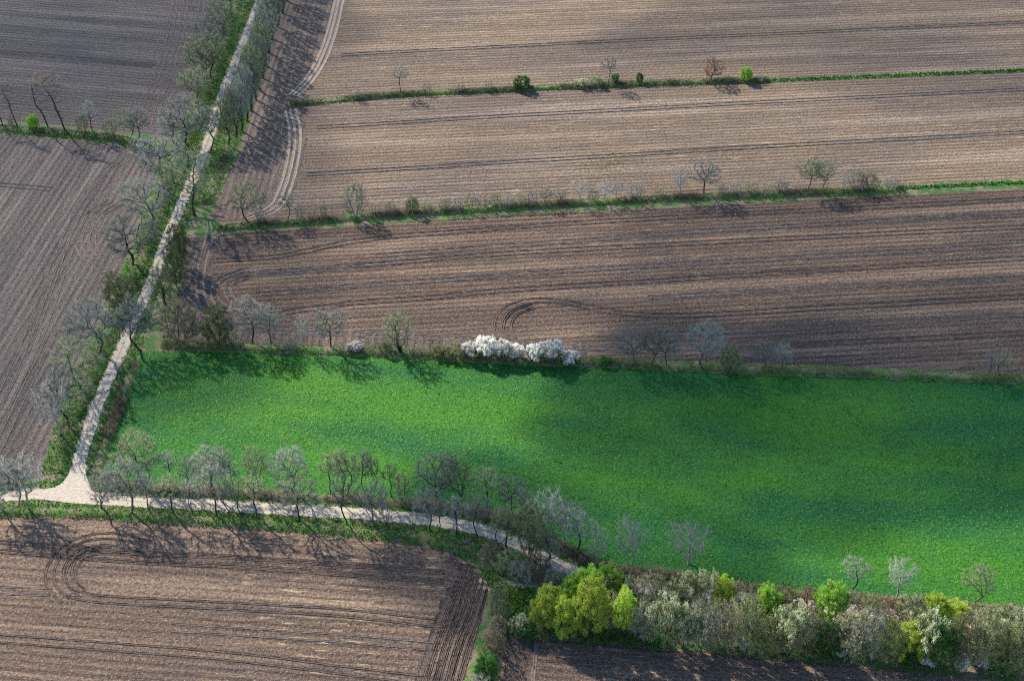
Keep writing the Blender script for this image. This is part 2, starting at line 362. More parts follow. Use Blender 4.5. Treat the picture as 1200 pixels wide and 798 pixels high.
AES = [(160, 425), (148, 455), (136, 490), (124, 520), (117, 545), (122, 560)]
LNH = [(122, 560), (150, 571), (200, 575), (280, 579), (350, 583), (420, 586), (500, 594), (560, 602), (610, 620), (660, 642), (700, 664), (760, 672), (820, 680), (900, 692), (1000, 703), (1100, 711), (1200, 717), (1400, 735)]
LSB = [(-80, 600), (0, 600), (60, 600), (130, 601), (200, 607), (300, 614), (400, 621), (480, 630), (530, 640), (565, 655), (590, 668), (620, 678)]
SWH = [(584, 700), (586, 730), (576, 770), (560, 830)]
for i, (p, wd, h) in enumerate([(H1, 3.0, .8), (H2, 3.6, .9), (H3, 4.0, .9), (L1, 4.2, .9), (AWL, 5.0, .6), (AEL, 4.6, .5), (AEM, 4, .5), (AES, 2.6, .6), (LNH, 2.8, .6), (LSB, 3.4, .6), (SWH, 4.5, .8)]):
    bank(p, wd, h, 50 + i)

# wheel tracks pressed into the soil: a groove with a raised lip on both sides
def wheel_track(pts, offs, mat, wdt=0.55, depth=0.12, z=0.05):
    P0 = path(pts, 1.0); N0 = normals2d(P0); V = []; F = []
    rng = random.Random(int(pts[0][0] * 13 + pts[0][1]))
    prof = [(-1.15, -0.02), (-0.75, depth), (-0.35, 0.01), (0.35, 0.01), (0.75, depth * .9), (1.15, -0.02)]; m = len(prof)
    for o in offs:
        b0 = len(V)
        for i, (p, n) in enumerate(zip(P0, N0)):
            jj = rng.uniform(-.06, .06)
            for u, v in prof:
                q = p + n * (o + jj + u * wdt * .95); V.append((q.x, q.y, z + v * (rng.uniform(.6, 1.3) if v > .05 else 1)))
        for i in range(len(P0) - 1):
            for k in range(m - 1): F.append((b0+i*m+k, b0+i*m+k+1, b0+(i+1)*m+k+1, b0+(i+1)*m+k))
    me = bpy.data.meshes.new('wheel_track'); me.from_pydata(V, [], F); me.materials.append(mat); me.update()
    if sum(f.normal.z for f in me.polygons) < 0: me.flip_normals()
    tag(link('wheel_track', me), kind='structure')
PR = (-1.0, 1.0); QD = (-2.7, -1.0, 1.0, 2.7)
D, L_, W_ = m_trk_dark, m_trk_pale, m_trk_mid
for pts, offs, mt, wd, *dp in [
    ([(250, 306), (330, 300), (430, 281), (600, 267), (800, 254), (1000, 244), (1300, 228)], PR, D, .32),
    ([(300, 320), (400, 313), (600, 297), (800, 286), (1000, 276), (1300, 262)], PR, D, .32),
    ([(300, 372), (400, 357), (500, 349), (600, 340), (800, 327), (1000, 315), (1300, 297)], PR, D, .32),
    ([(588, 398), (583, 385), (587, 370), (600, 359), (622, 353), (650, 353), (680, 358)], PR, D, .36, .15),
    ([(660, 353), (690, 360), (730, 367), (800, 370), (950, 362), (1300, 342)], PR, D, .36, .15),
    ([(600, 398), (594, 386), (597, 374), (607, 365), (625, 359)], PR, D, .42, .24),
    ([(440, 300), (640, 285), (860, 269), (1300, 243)], PR, W_, .26),
    ([(300, 345), (520, 328), (760, 312), (1000, 298), (1300, 281)], PR, W_, .26),
    ([(760, 349), (950, 338), (1300, 320)], PR, W_, .26), ([(700, 392), (850, 388), (1000, 380), (1300, 364)], PR, W_, .26),
    ([(370, 150), (600, 136), (900, 120), (1300, 100)], PR, W_, .24), ([(360, 205), (600, 190), (900, 172), (1300, 150)], PR, W_, .24),
    ([(400, 65), (650, 52), (1300, 22)], PR, W_, .24), ([(-40, 690), (60, 694)], PR, W_, .24), ([(200, 735), (400, 748), (515, 758)], PR, W_, .24),
    ([(-20, 60), (80, 68), (180, 78)], PR, W_, .24), ([(-20, 215), (60, 222)], PR, W_, .24),
    ([(930, 404), (1050, 398), (1300, 385)], PR, D, .32),
    ([(480, 307), (400, 314), (325, 320), (290, 321)], PR, W_, .34, .12),
    ([(292, 321), (285, 322), (264, 331), (259, 345), (268, 356), (290, 365), (330, 370)], QD, W_, .30, .16),
    ([(246, 276), (238, 305), (234, 335), (242, 362), (270, 380), (330, 388), (430, 392), (560, 398), (700, 408), (900, 416)], PR, W_, .36),
    ([(404, -20), (393, 30), (381, 66), (366, 92), (346, 113)], (-2.4, -.9, .9), L_, .50),
    ([(343, 128), (349, 155), (346, 190), (336, 225), (322, 246), (290, 258)], (-2.6, -.9, .9), L_, .45),
    ([(-40, 637), (60, 645), (160, 653), (290, 659), (400, 667), (520, 676)], (-1.8, -.9, .9, 1.8), D, .30),
    ([(170, 644), (130, 635), (100, 638), (80, 649), (69, 668), (71, 684), (86, 698)], QD, D, .32, .14),
    ([(80, 694), (120, 702), (250, 709), (400, 718), (510, 730)], PR, D, .34, .14),
    ([(130, 645), (106, 647), (91, 656), (83, 670), (85, 684), (96, 695)], PR, D, .28),
    ([(-40, 745), (120, 757), (260, 768), (400, 785), (520, 800)], PR, D, .30),
    ([(549, 662), (536, 700), (520, 745), (502, 800), (490, 850)], (-1.3, -.3, .9), D, .28),
    ([(565, 690), (552, 740), (534, 800), (520, 850)], PR, D, .28),
    ([(556, 676), (545, 715), (528, 760), (514, 810)], (-3.0, -1.6, -.4, .8, 2.0, 3.2), D, .26, .16),
    ([(525, 695), (540, 692), (549, 703), (546, 722), (530, 737), (508, 742)], (-2.4, -1.2, 0, 1.2), D, .32),
    ([(520, 668), (540, 672), (562, 678), (570, 690)], QD, D, .30),
    ([(588, 750), (600, 775), (604, 810), (600, 860)], PR, D, .28),
    ([(600, 748), (612, 770), (626, 792), (640, 830)], PR, D, .28),
    ([(629, 752), (627, 780), (622, 815)], (0,), W_, .4),
    ([(640, 770), (760, 778), (900, 792), (1100, 815)], PR, D, .28),
    ([(134, 238), (112, 252), (104, 268), (100, 284), (106, 298), (118, 304)], QD, W_, .32, .12),
    ([(136, 190), (120, 205), (100, 232), (84, 262), (60, 320), (30, 400), (-10, 490)], PR, W_, .30),
    ([(110, 230), (90, 270), (72, 320), (48, 390), (5, 480)], PR, W_, .30),
    ([(60, 395), (30, 455), (0, 520), (-30, 580)], PR, W_, .30),
    ([(215, -40), (208, 30), (196, 75), (180, 120), (172, 150)], (-3, -1.2, 1.2, 3), W_, .30),
    ([(240, -40), (234, 20), (212, 80), (196, 125)], PR, W_, .30),
    ]:
    wheel_track(pts, offs, mt, wd, *dp)

# ------------------------------------------------------------------ grass blades, flowers
def in_poly(X, Y, P):
    ins = np.zeros(len(X), bool); n = len(P)
    for i in range(n):
        x1, y1 = P[i].x, P[i].y; x2, y2 = P[(i+1) % n].x, P[(i+1) % n].y
        c = ((y1 > Y) != (y2 > Y)) & (X < (x2 - x1) * (Y - y1) / (y2 - y1 + 1e-12) + x1); ins ^= c
    return ins
def blades_mesh(name, X, Y, Z, rng, mat, h=(0.15, 0.4), wd=(0.10, 0.22), per=3, flat=0.7):
    n = len(X); X = np.repeat(X, per); Y = np.repeat(Y, per); Z = np.repeat(Z, per); N = n * per
    th = rng.uniform(0, 2*np.pi, N); wv = rng.uniform(*wd, N); hv = rng.uniform(*h, N)
    ox = rng.normal(0, .12, N); oy = rng.normal(0, .12, N)
    dx, dy = np.cos(th), np.sin(th); lean = rng.uniform(.2, flat, N)
    V = np.empty((N, 3, 3), np.float32)
    V[:, 0] = np.stack([X+ox-dy*wv, Y+oy+dx*wv, Z-.03], 1); V[:, 1] = np.stack([X+ox+dy*wv, Y+oy-dx*wv, Z-.03], 1)
    V[:, 2] = np.stack([X+ox+dx*hv*lean*2, Y+oy+dy*hv*lean*2, Z+hv], 1)
    return mesh_np(name, V, np.arange(N*3).reshape(-1, 3), mat)
rng = np.random.default_rng(5)
MP = poly(MEADOW); xs = [p.x for p in MP]; ys = [p.y for p in MP]
n = 120000; X = rng.uniform(min(xs), min(max(xs), 230), n); Y = rng.uniform(min(ys), max(ys), n); k = in_poly(X, Y, MP); X, Y = X[k], Y[k]
# clumpy
cl = np.sin(X*.9+np.sin(Y*.7)*2)*np.sin(Y*1.1+np.cos(X*.5)*2)+rng.normal(0, .6, len(X)); k = cl > -.2; X, Y = X[k], Y[k]
tag(link('meadow_grass', blades_mesh('meadow_grass', X, Y, np.full(len(X), .03), rng, m_tuft, (0.03, 0.13), (0.08, 0.20), flat=1.3)), 'short fresh grass growing in tufts over the green meadow', 'grass', kind='stuff')
fx, fy = [], []
for (cx, cy, r, m_) in [(270, 470, 26, 420), (420, 455, 30, 420), (330, 440, 20, 160), (560, 475, 30, 200), (600, 530, 14, 120), (1150, 630, 22, 160), (220, 500, 16, 130), (480, 520, 24, 120), (1020, 560, 40, 60), (900, 600, 40, 60), (760, 540, 50, 60), (560, 580, 10, 60)]:
    c = G(cx, cy); m_ *= 3; fx.append(rng.normal(c.x, r*1.2, m_)); fy.append(rng.normal(c.y, r*.5, m_))
fx = np.concatenate(fx); fy = np.concatenate(fy); k = in_poly(fx, fy, MP); fx, fy = fx[k], fy[k]
t = np.linspace(0, 2*np.pi, 6, endpoint=False); rr = rng.uniform(.03, .085, len(fx))
V = np.stack([fx[:, None]+rr[:, None]*np.cos(t), fy[:, None]+rr[:, None]*np.sin(t), np.full((len(fx), 6), .24)+rng.uniform(-.04, .04, (len(fx), 1))], 2)
V2 = V.copy(); V2[:, :, 2] -= .05
VV = np.concatenate([V, V2], 1); nn = len(fx); base = (np.arange(nn)*12)[:, None]
F6 = base + np.arange(6); side = np.concatenate([base + np.array([j, j+6, (j+1) % 6+6, (j+1) % 6]) for j in range(6)])
tag(link('dandelion_flowers', mesh_np('dandelion_flowers', VV, [F6, side], m_yellow)), 'yellow dandelion heads scattered through the green meadow', 'flowers', kind='stuff')
def along(pts, width, dens, rng, step=1.0):
    P = path(pts, step); N = normals2d(P); n = int(len(P)*step*width*dens)
    i = rng.integers(0, len(P)-1, n); u = rng.uniform(-.5, .5, n)*width
    px_ = np.array([[p.x, p.y] for p in P]); nn_ = np.array([[q.x, q.y] for q in N])
    a = px_[i] + (px_[np.minimum(i+1, len(P)-1)]-px_[i])*rng.uniform(0, 1, n)[:, None] + nn_[i]*u[:, None]
    return a[:, 0], a[:, 1], u/width
vx, vy = [], []
def offs_path(pts, o):
    P = path(pts, 2.0); N = normals2d(P); return [p + n_*o for p, n_ in zip(P, N)]
for src, o, wd in ((AVE, 3.2, 2.6), (AVE, -3.2, 2.6), (LOW, 3.4, 2.4), (LOW, -3.6, 3.2)):
    P = offs_path(src, o); nn_ = len(P)
    for q in P:
        m_ = 26; vx.append(rng.normal(q.x, wd*.33, m_)+rng.uniform(-1, 1, m_)); vy.append(rng.normal(q.y, wd*.33, m_)+rng.uniform(-1, 1, m_))
vx, vy = np.concatenate(vx), np.concatenate(vy); k = ~in_poly(vx, vy, tri); vx, vy = vx[k], vy[k]
tag(link('verge_grass', blades_mesh('verge_grass', vx, vy, np.full(len(vx), .05), rng, m_vtuft, (0.12, 0.45), (0.08, 0.2))), 'rough green grass along both edges of the farm tracks', 'grass', kind='stuff')
vx, vy = [], []
for src, wd, dn in ((LSB, 3.8, 4), (L1, 5.5, 4), (H1, 3.2, 4), (H2, 3.0, 2.5), (H3, 3.5, 4), (AWL, 6, 2.5), (AEL, 6, 2.5)):
    a, b, _ = along(src, wd, dn, rng); vx.append(a); vy.append(b)
G2 = poly([(560, 662), (600, 690), (655, 690), (650, 720), (610, 745), (592, 742), (575, 690)])
gx = rng.uniform(min(p.x for p in G2), max(p.x for p in G2), 5000); gy = rng.uniform(min(p.y for p in G2), max(p.y for p in G2), 5000); k = in_poly(gx, gy, G2)
vx.append(gx[k]); vy.append(gy[k]); vx, vy = np.concatenate(vx), np.concatenate(vy)
tag(link('bank_grass', blades_mesh('bank_grass', vx, vy, rng.uniform(.05, .7, len(vx)), rng, m_vtuft, (0.15, 0.6), (0.08, 0.22))), 'tall uneven grass on the earth banks under the hedges', 'grass', kind='stuff')
vx, vy = [], []
for src, wd in (([(880, 96), (1000, 91), (1100, 87), (1200, 83), (1400, 75)], 2.4), ([(1050, 221), (1120, 218), (1200, 214), (1400, 205)], 1.8)):
    a, b, _ = along(src, wd, 5, rng); vx.append(a); vy.append(b)
vx, vy = np.concatenate(vx), np.concatenate(vy)
tag(link('strip_grass', blades_mesh('strip_grass', vx, vy, np.full(len(vx), .08), rng, m_tuft, (0.2, 0.6), (0.1, 0.22))), 'lush green grass on the narrow strips between ploughed fields', 'grass', kind='stuff')

c = G(712, 192); wx = rng.normal(c.x, 6.5, 900); wy = c.y + rng.integers(-3, 4, 900)*2.3 + rng.normal(0, .8, 900) + wx*.05
tag(link('young_weeds', blades_mesh('young_weeds', wx, wy, np.full(900, .06), rng, m_vtuft, (.02, .05), (.10, .22))), 'thin patch of green weeds in the bare northern field', 'weeds', kind='stuff')

# ------------------------------------------------------------------ trees
def colonize(rng, env, trunk_h, n_att=500, step=0.55, infl=4.0, kill=1.0, lean=(0, 0), wob=0.25, iters=70, stems=1):
    """space colonisation: env(n) gives attraction points of the crown; returns nodes and parents"""
    A = env(n_att); nodes = []; par = []
    for s in range(stems):
        ang = rng.uniform(0, 6.28); sp = 0.0 if stems == 1 else rng.uniform(.2, .7)
        p = np.array([math.cos(ang)*sp*.3, math.sin(ang)*sp*.3, -0.6]); pa = -1; d = np.array([lean[0], lean[1], 1.0])
        if stems > 1: d = np.array([math.cos(ang)*sp, math.sin(ang)*sp, 1.0])
        wv = np.zeros(3)
        while p[2] < trunk_h:
            nodes.append(p.copy()); par.append(pa); pa = len(nodes)-1
            wv = wv*.7 + rng.normal(0, wob, 3)*[1, 1, .1]
            q = d + wv; q /= np.linalg.norm(q); p = p + q*step
    N = np.array(nodes); M = list(N); par = list(par)
    best = np.full(len(A), 1e9); bi = np.zeros(len(A), int); fresh = 0
    alive = np.ones(len(A), bool)
    for it in range(iters):
        new = np.array(M[fresh:]);
        if len(new) == 0: break
        dd = np.linalg.norm(A[:, None, :]-new[None], axis=2); j = dd.argmin(1); v = dd[np.arange(len(A)), j]
        u = v < best; best[u] = v[u]; bi[u] = j[u]+fresh; fresh = len(M)
        alive &= best > kill
        r = infl if it > 6 else 1e3 if it < 1 else infl*2.5
        sel = alive & (best < r)
        if not sel.any():
            sel = alive
            if not sel.any(): break
        acc = {}
        for i in np.nonzero(sel)[0]:
            k = bi[i]; q = A[i]-M[k]; q = q/np.linalg.norm(q); acc.setdefault(k, []).append(q)
        for k, qs in acc.items():
            q = np.mean(qs, 0) + rng.normal(0, wob*.7, 3) + [0, 0, .04]; q /= max(1e-6, np.linalg.norm(q))
            M.append(M[k]+q*step); par.append(k)
    return np.array(M), np.array(par)
def pipe_radii(par, n, tip, expo=2.1):
    acc = np.zeros(n); ch = np.zeros(n, int)
    for i in range(n-1, -1, -1):
        if acc[i] == 0: acc[i] = tip**expo
        if par[i] >= 0: acc[par[i]] += acc[i]; ch[par[i]] += 1
    return acc**(1/expo), ch
def tubes(P, par, rad, sel, sides=5):
    V = []; F = []
    for i in np.nonzero(sel)[0]:
        p = par[i]
        if p < 0: continue
        a, b = P[p], P[i]; d = b-a; L = np.linalg.norm(d)
        if L < 1e-6: continue
        d /= L; u = np.cross(d, [0.31, .2, .93] if abs(d[2]) < .9 else [1, 0, 0]); u /= np.linalg.norm(u); v = np.cross(d, u)
        ra = min(rad[p], rad[i]*1.25); rb = rad[i]; b0 = len(V)
        if rad[i] < 0.035: s = 3
        else: s = sides
        for (c, r) in ((a-d*ra*.3, ra), (b, rb)):
            for k in range(s):
                t = 2*math.pi*k/s; V.append(c+(u*math.cos(t)+v*math.sin(t))*r)
        for k in range(s): F.append((b0+k, b0+(k+1) % s, b0+s+(k+1) % s, b0+s+k))
    return np.array(V), np.array(F)
def spikes(O, Dv, L, wd):
    """thin three sided twigs as numpy batches"""
    n = len(O); Dn = Dv/np.linalg.norm(Dv, axis=1)[:, None]
    ref = np.where(np.abs(Dn[:, 2:3]) < .9, [[0, 0, 1.0]], [[1.0, 0, 0]]); u = np.cross(Dn, ref); u /= np.linalg.norm(u, axis=1)[:, None]; v = np.cross(Dn, u)
    W = wd[:, None]
    V = np.stack([O+u*W, O+(-.5*u+.87*v)*W, O+(-.5*u-.87*v)*W, O+Dn*L[:, None]], 1)
    base = (np.arange(n)*4)[:, None]; F = np.concatenate([base+[0, 1, 3], base+[1, 2, 3], base+[2, 0, 3]])
    return V.reshape(-1, 3), F
def quads(rng, O, size, up=.5):
    n = len(O); a = rng.normal(0, 1, (n, 3)); a /= np.linalg.norm(a, axis=1)[:, None]; b = rng.normal(0, 1, (n, 3))+[0, 0, up]; b = np.cross(a, b); b /= np.linalg.norm(b, axis=1)[:, None]
    s = rng.uniform(.55, 1.2, (n, 1))*size
    V = np.stack([O-a*s, O-b*s*.6, O+a*s, O+b*s*.6], 1); return V.reshape(-1, 3), (np.arange(n*4)).reshape(-1, 4)
def envelope(kind, H, Rr, z0, rng):
    def f(n):
        out = []
        while len(out) < n:
            q = rng.uniform(-1, 1, 3); r = np.linalg.norm(q)
            if r > 1 or r < rng.uniform(0, .75): continue
            ph = math.atan2(q[1], q[0]); lob = 1+.16*math.sin(3*ph+lobes[0])+.10*math.sin(5*ph+lobes[1]+q[2]*3)
            z = q[2]
            if kind == 'dome': z = z if z > 0 else z*.65; c = z0+(H-z0)*.42; hh = (H-c)
            elif kind == 'cone': c = z0+(H-z0)*.5; hh = (H-z0)*.5; lob *= .45+.55*(1-z)*.75
            elif kind == 'fan': c = z0+(H-z0)*.55; hh = (H-z0)*.45; lob *= .75+.25*z
            else: c = z0+(H-z0)*.5; hh = (H-z0)*.5
            out.append([q[0]*Rr*lob, q[1]*Rr*lob, c+z*hh])
        return np.array(out)
    lobes = rng.uniform(0, 6.28, 2)
    return f
TREES = {}
def make_variant(key, seed, H=12., Rr=5., z0=3.5, shape='dome', natt=420, trunk=2.6, stems=1, lean=(0, 0), wob=.22, tip=.034, bk=m_bark, tw=m_tw_grey, ntw=7.5, twl=(.5, 1.4), tww=.026,
                 leaf=None, nleaf=0, lsize=.2, leaf2=None, nleaf2=0, top_only=False, ivy=0, step=.6, infl=4.0, kill=1.1):
    rng = np.random.default_rng(seed)
    P, par = colonize(rng, envelope(shape, H, Rr, z0, rng), trunk, natt, step, infl, kill, lean, wob, stems=stems)
    rad, ch = pipe_radii(par, len(P), tip)
    V, F = tubes(P, par, rad, rad >= tip*.99)
    trunk_me = mesh_np(key+'_trunk', V, F, bk, smooth=True)
    fine = np.nonzero((rad < tip*2.8) & (P[:, 2] > trunk*.9))[0]
    n = int(len(fine)*ntw); idx = rng.choice(fine, n)
    ctr = np.array([P[:, 0].mean(), P[:, 1].mean(), z0*.8+H*.1]); out = P[idx]-ctr; out /= np.linalg.norm(out, axis=1)[:, None]+1e-6
    gd = P[idx]-P[np.maximum(par[idx], 0)]; gd /= np.linalg.norm(gd, axis=1)[:, None]+1e-6
    Dv = out*.75+gd*.7+rng.normal(0, .55, (n, 3))+[0, 0, .12]; L = rng.uniform(*twl, n); w_ = rng.uniform(.7, 1.3, n)*tww
    Dn = Dv/np.linalg.norm(Dv, axis=1)[:, None]
    O = [P[idx]]; DD = [Dv]; LL = [L]; WW = [w_]; ends = [P[idx]+Dn*L[:, None]]
    for k_ in range(3):
        t_ = rng.uniform(.25, .8, n); o2 = P[idx]+Dn*(L*t_)[:, None]; d2 = Dn+rng.normal(0, .65, (n, 3)); l2 = L*rng.uniform(.35, .7, n)
        O.append(o2); DD.append(d2); LL.append(l2); WW.append(w_*.7); ends.append(o2+d2/np.linalg.norm(d2, axis=1)[:, None]*l2[:, None])
    O, DD, LL, WW, E = map(np.concatenate, (O, DD, LL, WW, ends))
    V, F = spikes(O, DD, LL, WW); parts = {'crown': mesh_np(key+'_crown', V, F, tw)}
    if nleaf:
        sel = E
        nc = max(40, nleaf//55); cc = E[rng.integers(0, len(E), nc)]; i = rng.integers(0, nc, nleaf); q_ = rng.normal(0, 1, (nleaf, 3)); q_ /= np.linalg.norm(q_, axis=1)[:, None]
        V, F = quads(rng, cc[i]+q_*rng.uniform(.05, .62, (nleaf, 1))*[1.15, 1.15, .8], lsize); parts['foliage'] = mesh_np(key+'_foliage', V, F, leaf)
    if nleaf2:
        zz = E[:, 2]+E[:, 1]*-.15; sel = E[zz > np.percentile(zz, 50 if top_only else 0)]
        nc = max(16, nleaf2//14) if top_only else nleaf2//6; cc = sel[rng.integers(0, len(sel), nc)]; i = rng.integers(0, nc, nleaf2); q_ = rng.normal(0, 1, (nleaf2, 3)); q_ /= np.linalg.norm(q_, axis=1)[:, None]
        V, F = quads(rng, cc[i]+(rng.normal(0, .15, (nleaf2, 3)) if top_only else q_*.15), .10); parts['blossom'] = mesh_np(key+'_blossom', V, F, leaf2)
    if ivy:
        tr = np.nonzero(rad > tip*4)[0]; i = rng.choice(tr, ivy); O = P[i]+rng.normal(0, .28, (ivy, 3)); V, F = quads(rng, O, .16); parts['ivy'] = mesh_np(key+'_ivy', V, F, m_lf_dark)
    parts['trunk'] = trunk_me
    TREES.setdefault(key, []).append((parts, P[:, 2].max()+.5, 2*max(np.percentile(np.abs(P[:, 0]), 97), np.percentile(np.abs(P[:, 1]), 97))+1.2))

for s in range(6): make_variant('oak', 10+s, H=12.5, Rr=5.0, z0=4.4, natt=430, ntw=8.5, trunk=[3.4, 4.2, 3.8, 2.6, 4.4, 3.4][s], wob=.19, lean=[(0, 0), (-.12, 0), (.08, .05), (-.1, -.1), (0, .1), (.14, 0)][s], tw=[m_tw_grey, m_tw_green, m_tw_grey][s % 3], bk=[m_bark, m_lichen][s % 2])
for s in range(2): make_variant('leaner', 30+s, H=12, Rr=5., z0=4, trunk=4, lean=[(-.55, 0), (-.45, .1)][s], wob=.38, tw=m_tw_grey, natt=330)
for s in range(4): make_variant('row', 40+s, H=13, Rr=[3, 3.6, 2.6, 3.4][s], z0=6.4, natt=230, trunk=6, wob=.11, tw=[m_tw_green, m_tw_grey][s % 2], lean=[(0, 0), (.05, 0), (-.08, 0), (0, 0)][s], tip=.036)
for s in range(2): make_variant('poplar', 50+s, H=15, Rr=2.9, z0=2.5, shape='cone', natt=260, trunk=12, wob=.12, tw=m_tw_tan, step=.5, infl=3, lean=(-.1, 0))
for s in range(3): make_variant('pale', 60+s, H=9, Rr=4.2, z0=1.6, shape='fan', natt=360, trunk=1.4, wob=.2, bk=m_pbark, tw=m_tw_pale, tip=.036, ntw=5)
for s in range(2): make_variant('ivied', 70+s, H=11, Rr=4.0, z0=2.5, natt=330, trunk=2.6, wob=.3, tw=m_tw_green, leaf=m_lf_olive, nleaf=2500, lsize=.09, ivy=1500)
for s in range(3): make_variant('dense', 75+s, H=13, Rr=4.2, z0=2.4, natt=460, trunk=2.6, wob=.24, tw=[m_tw_grey, m_tw_green, m_tw_grey][s], ntw=14, leaf=m_lf_olive, nleaf=1200, lsize=.09, ivy=700)
make_variant('reddish', 80, H=9, Rr=3.6, z0=1.5, natt=400, trunk=1.2, wob=.2, tw=m_tw_red, ntw=9, tww=.03)
for s in range(3): make_variant('shrub', 90+s, H=5, Rr=2.6, z0=.3, shape='ball', natt=300, trunk=.4, stems=5, tw=[m_tw_grey, m_tw_tan, m_tw_green][s], bk=[m_lichen, m_bark, m_lichen][s], ntw=4, step=.35, infl=2.5, kill=.6, twl=(.3, .9), tip=.022)
for s in range(3): make_variant('grey_bush', 100+s, H=8, Rr=3.8, z0=.5, shape='ball', natt=420, trunk=.6, stems=5, tw=[m_tw_grey, m_tw_green, m_tw_brown][s], bk=m_lichen, ntw=6.5, tip=.03, leaf=m_lf_olive, nleaf=[2500, 6000, 4000][s], lsize=.11)
for s in range(2): make_variant('tan_bush', 105+s, H=8, Rr=3.8, z0=.5, shape='ball', natt=420, trunk=.6, stems=5, tw=m_tw_tan, bk=m_bark, ntw=6.5, tip=.03, leaf=m_lf_olive, nleaf=3000, lsize=.10, leaf2=m_cream, nleaf2=[1500, 300][s])
for k, m, cnt in (('lime', m_lf_lime, 9000), ('yellow', m_lf_yel, 8000), ('green', m_lf_green, 7000), ('olive', m_lf_olive, 6500)):
    for s in range(2): make_variant(k, 110+s+ord(k[0]), H=8, Rr=3.8, z0=.4, shape='ball' if k != 'lime' else 'dome', natt=420, trunk=.7, stems=3, tw=m_tw_green, ntw=4, leaf=m, nleaf=cnt*3, lsize=.125 if k != 'olive' else .105)
for s in range(2): make_variant('white', 130+s, H=4.2, Rr=2.8, z0=.3, shape='ball', natt=300, trunk=.4, stems=5, tw=m_tw_brown, ntw=9, tww=.034, step=.35, infl=2.5, kill=.6, twl=(.25, .7), tip=.022, leaf=m_lf_dark, nleaf=1500, lsize=.10, leaf2=m_bloss, nleaf2=12000, top_only=True)
for s in range(2): make_variant('cream', 135+s, H=7, Rr=3.4, z0=.4, shape='ball', natt=380, trunk=.6, stems=4, tw=m_tw_green, ntw=4, leaf=m_lf_olive, nleaf=5000, lsize=.13, leaf2=m_cream, nleaf2=4000, top_only=True)
make_variant('snag', 140, H=6, Rr=1.0, z0=4, natt=20, trunk=4.2, wob=.25, tw=m_tw_grey, ntw=1, lean=(-.4, 0), bk=m_bark)

KIND = {  # object name, category, default look
 'oak': ('bare_oak', 'tree', 'broad bare tree with grey twigs'), 'leaner': ('leaning_tree', 'tree', 'bare tree leaning left'),
 'row': ('bare_tree', 'tree', 'slim bare tree with high crown'), 'poplar': ('poplar_tree', 'tree', 'tall slim pointed bare tree'),
 'pale': ('pale_tree', 'tree', 'pale bare tree with fanned branches'), 'dense': ('bare_tree', 'tree', 'tall densely twigged tree'), 'ivied': ('ivy_tree', 'tree', 'tree with dark ivied trunk'),
 'reddish': ('bare_tree', 'tree', 'reddish brown bushy bare tree'), 'shrub': ('bare_shrub', 'shrub', 'thin bare shrub'),
 'grey_bush': ('bare_bush', 'bush', 'tall grey bare bush'), 'tan_bush': ('budding_bush', 'bush', 'tan budding bush'),
 'lime': ('leafy_bush', 'bush', 'bright lime green bush'), 'yellow': ('leafy_bush', 'bush', 'yellow green bush'), 'green': ('leafy_bush', 'bush', 'dark green leafy bush'),
 'olive': ('leafy_bush', 'bush', 'olive green budding bush'), 'white': ('blossom_bush', 'bush', 'white blossoming bush'), 'cream': ('blossom_bush', 'bush', 'pale green and cream blossoming bush'),
 'snag': ('dead_stem', 'tree', 'dead leaning stem')}
ORD = ['first', 'second', 'third', 'fourth', 'fifth', 'sixth', 'seventh', 'eighth', 'ninth', 'tenth', 'eleventh', 'twelfth', 'thirteenth', 'fourteenth', 'fifteenth', 'sixteenth', 'seventeenth', 'eighteenth', 'nineteenth', 'twentieth'] + ['twenty-' + k for k in ('first', 'second', 'third', 'fourth', 'fifth', 'sixth', 'seventh', 'eighth', 'ninth')]
BUILT = {}
rr_ = random.Random(11); cnt = {}
MIRROR = []
def plant(px, py, hpx, wpx, kind, label, group):
    v = cnt.get(kind, 0); cnt[kind] = v+1; vs = TREES[kind]; parts, H, Wd = vs[(v*5+int(px)) % len(vs)] if len(vs) > 2 else vs[v % len(vs)]
    name, cat, _ = KIND[kind]; p = G(px, py); s = scale_at(py); h = hpx/(s*math.cos(dep(py-hpx*.5))); wd = wpx/s
    root = bpy.data.objects.new(name, None); C.objects.link(root); root.empty_display_size = .5
    root.location = (p.x, p.y, 0.15); sz = h/H*(rr_.uniform(.76, 1.02) if 'big lower hedgerow' in group else 1); sx = max(.42*sz, min(1.7*sz, wd/Wd))
    root.scale = (sx, sx, sz); root.rotation_euler = (0, 0, rr_.uniform(-.35, .35) if kind in ('leaner', 'snag', 'poplar') else rr_.uniform(0, 6.28))
    tag(root, label, cat, group)
    nm = {'trunk': 'stems' if kind in ('shrub', 'grey_bush', 'tan_bush', 'white', 'cream', 'lime', 'yellow', 'green', 'olive') else 'trunk'}
    made = {}
    for pn in sorted(parts, key=lambda q: q not in ('trunk', 'crown')):
        o = bpy.data.objects.new(nm.get(pn, pn), parts[pn]); C.objects.link(o); made[pn] = o
        o.parent = made['crown'] if pn in ('foliage', 'blossom') else made['trunk'] if pn == 'ivy' else root
def rowof(items, where, start, group):
    """items: (px, base y, height px, width px, kind[, look]); the label counts look-alikes from a landmark"""
    looks = [(it[5] if len(it) > 5 else KIND[it[4]][2]) for it in items]; seen = {}
    for it, lk in zip(items, looks):
        k = seen.get(lk, 0); seen[lk] = k+1
        lab = f'{lk}, {ORD[k]} from {start} {where}' if looks.count(lk) > 1 else f'{lk} {where}'
        plant(*it[:5], lab, group)
T1, T2, T3 = 'small slim bare tree', 'big bare tree', 'low spreading bare tree'
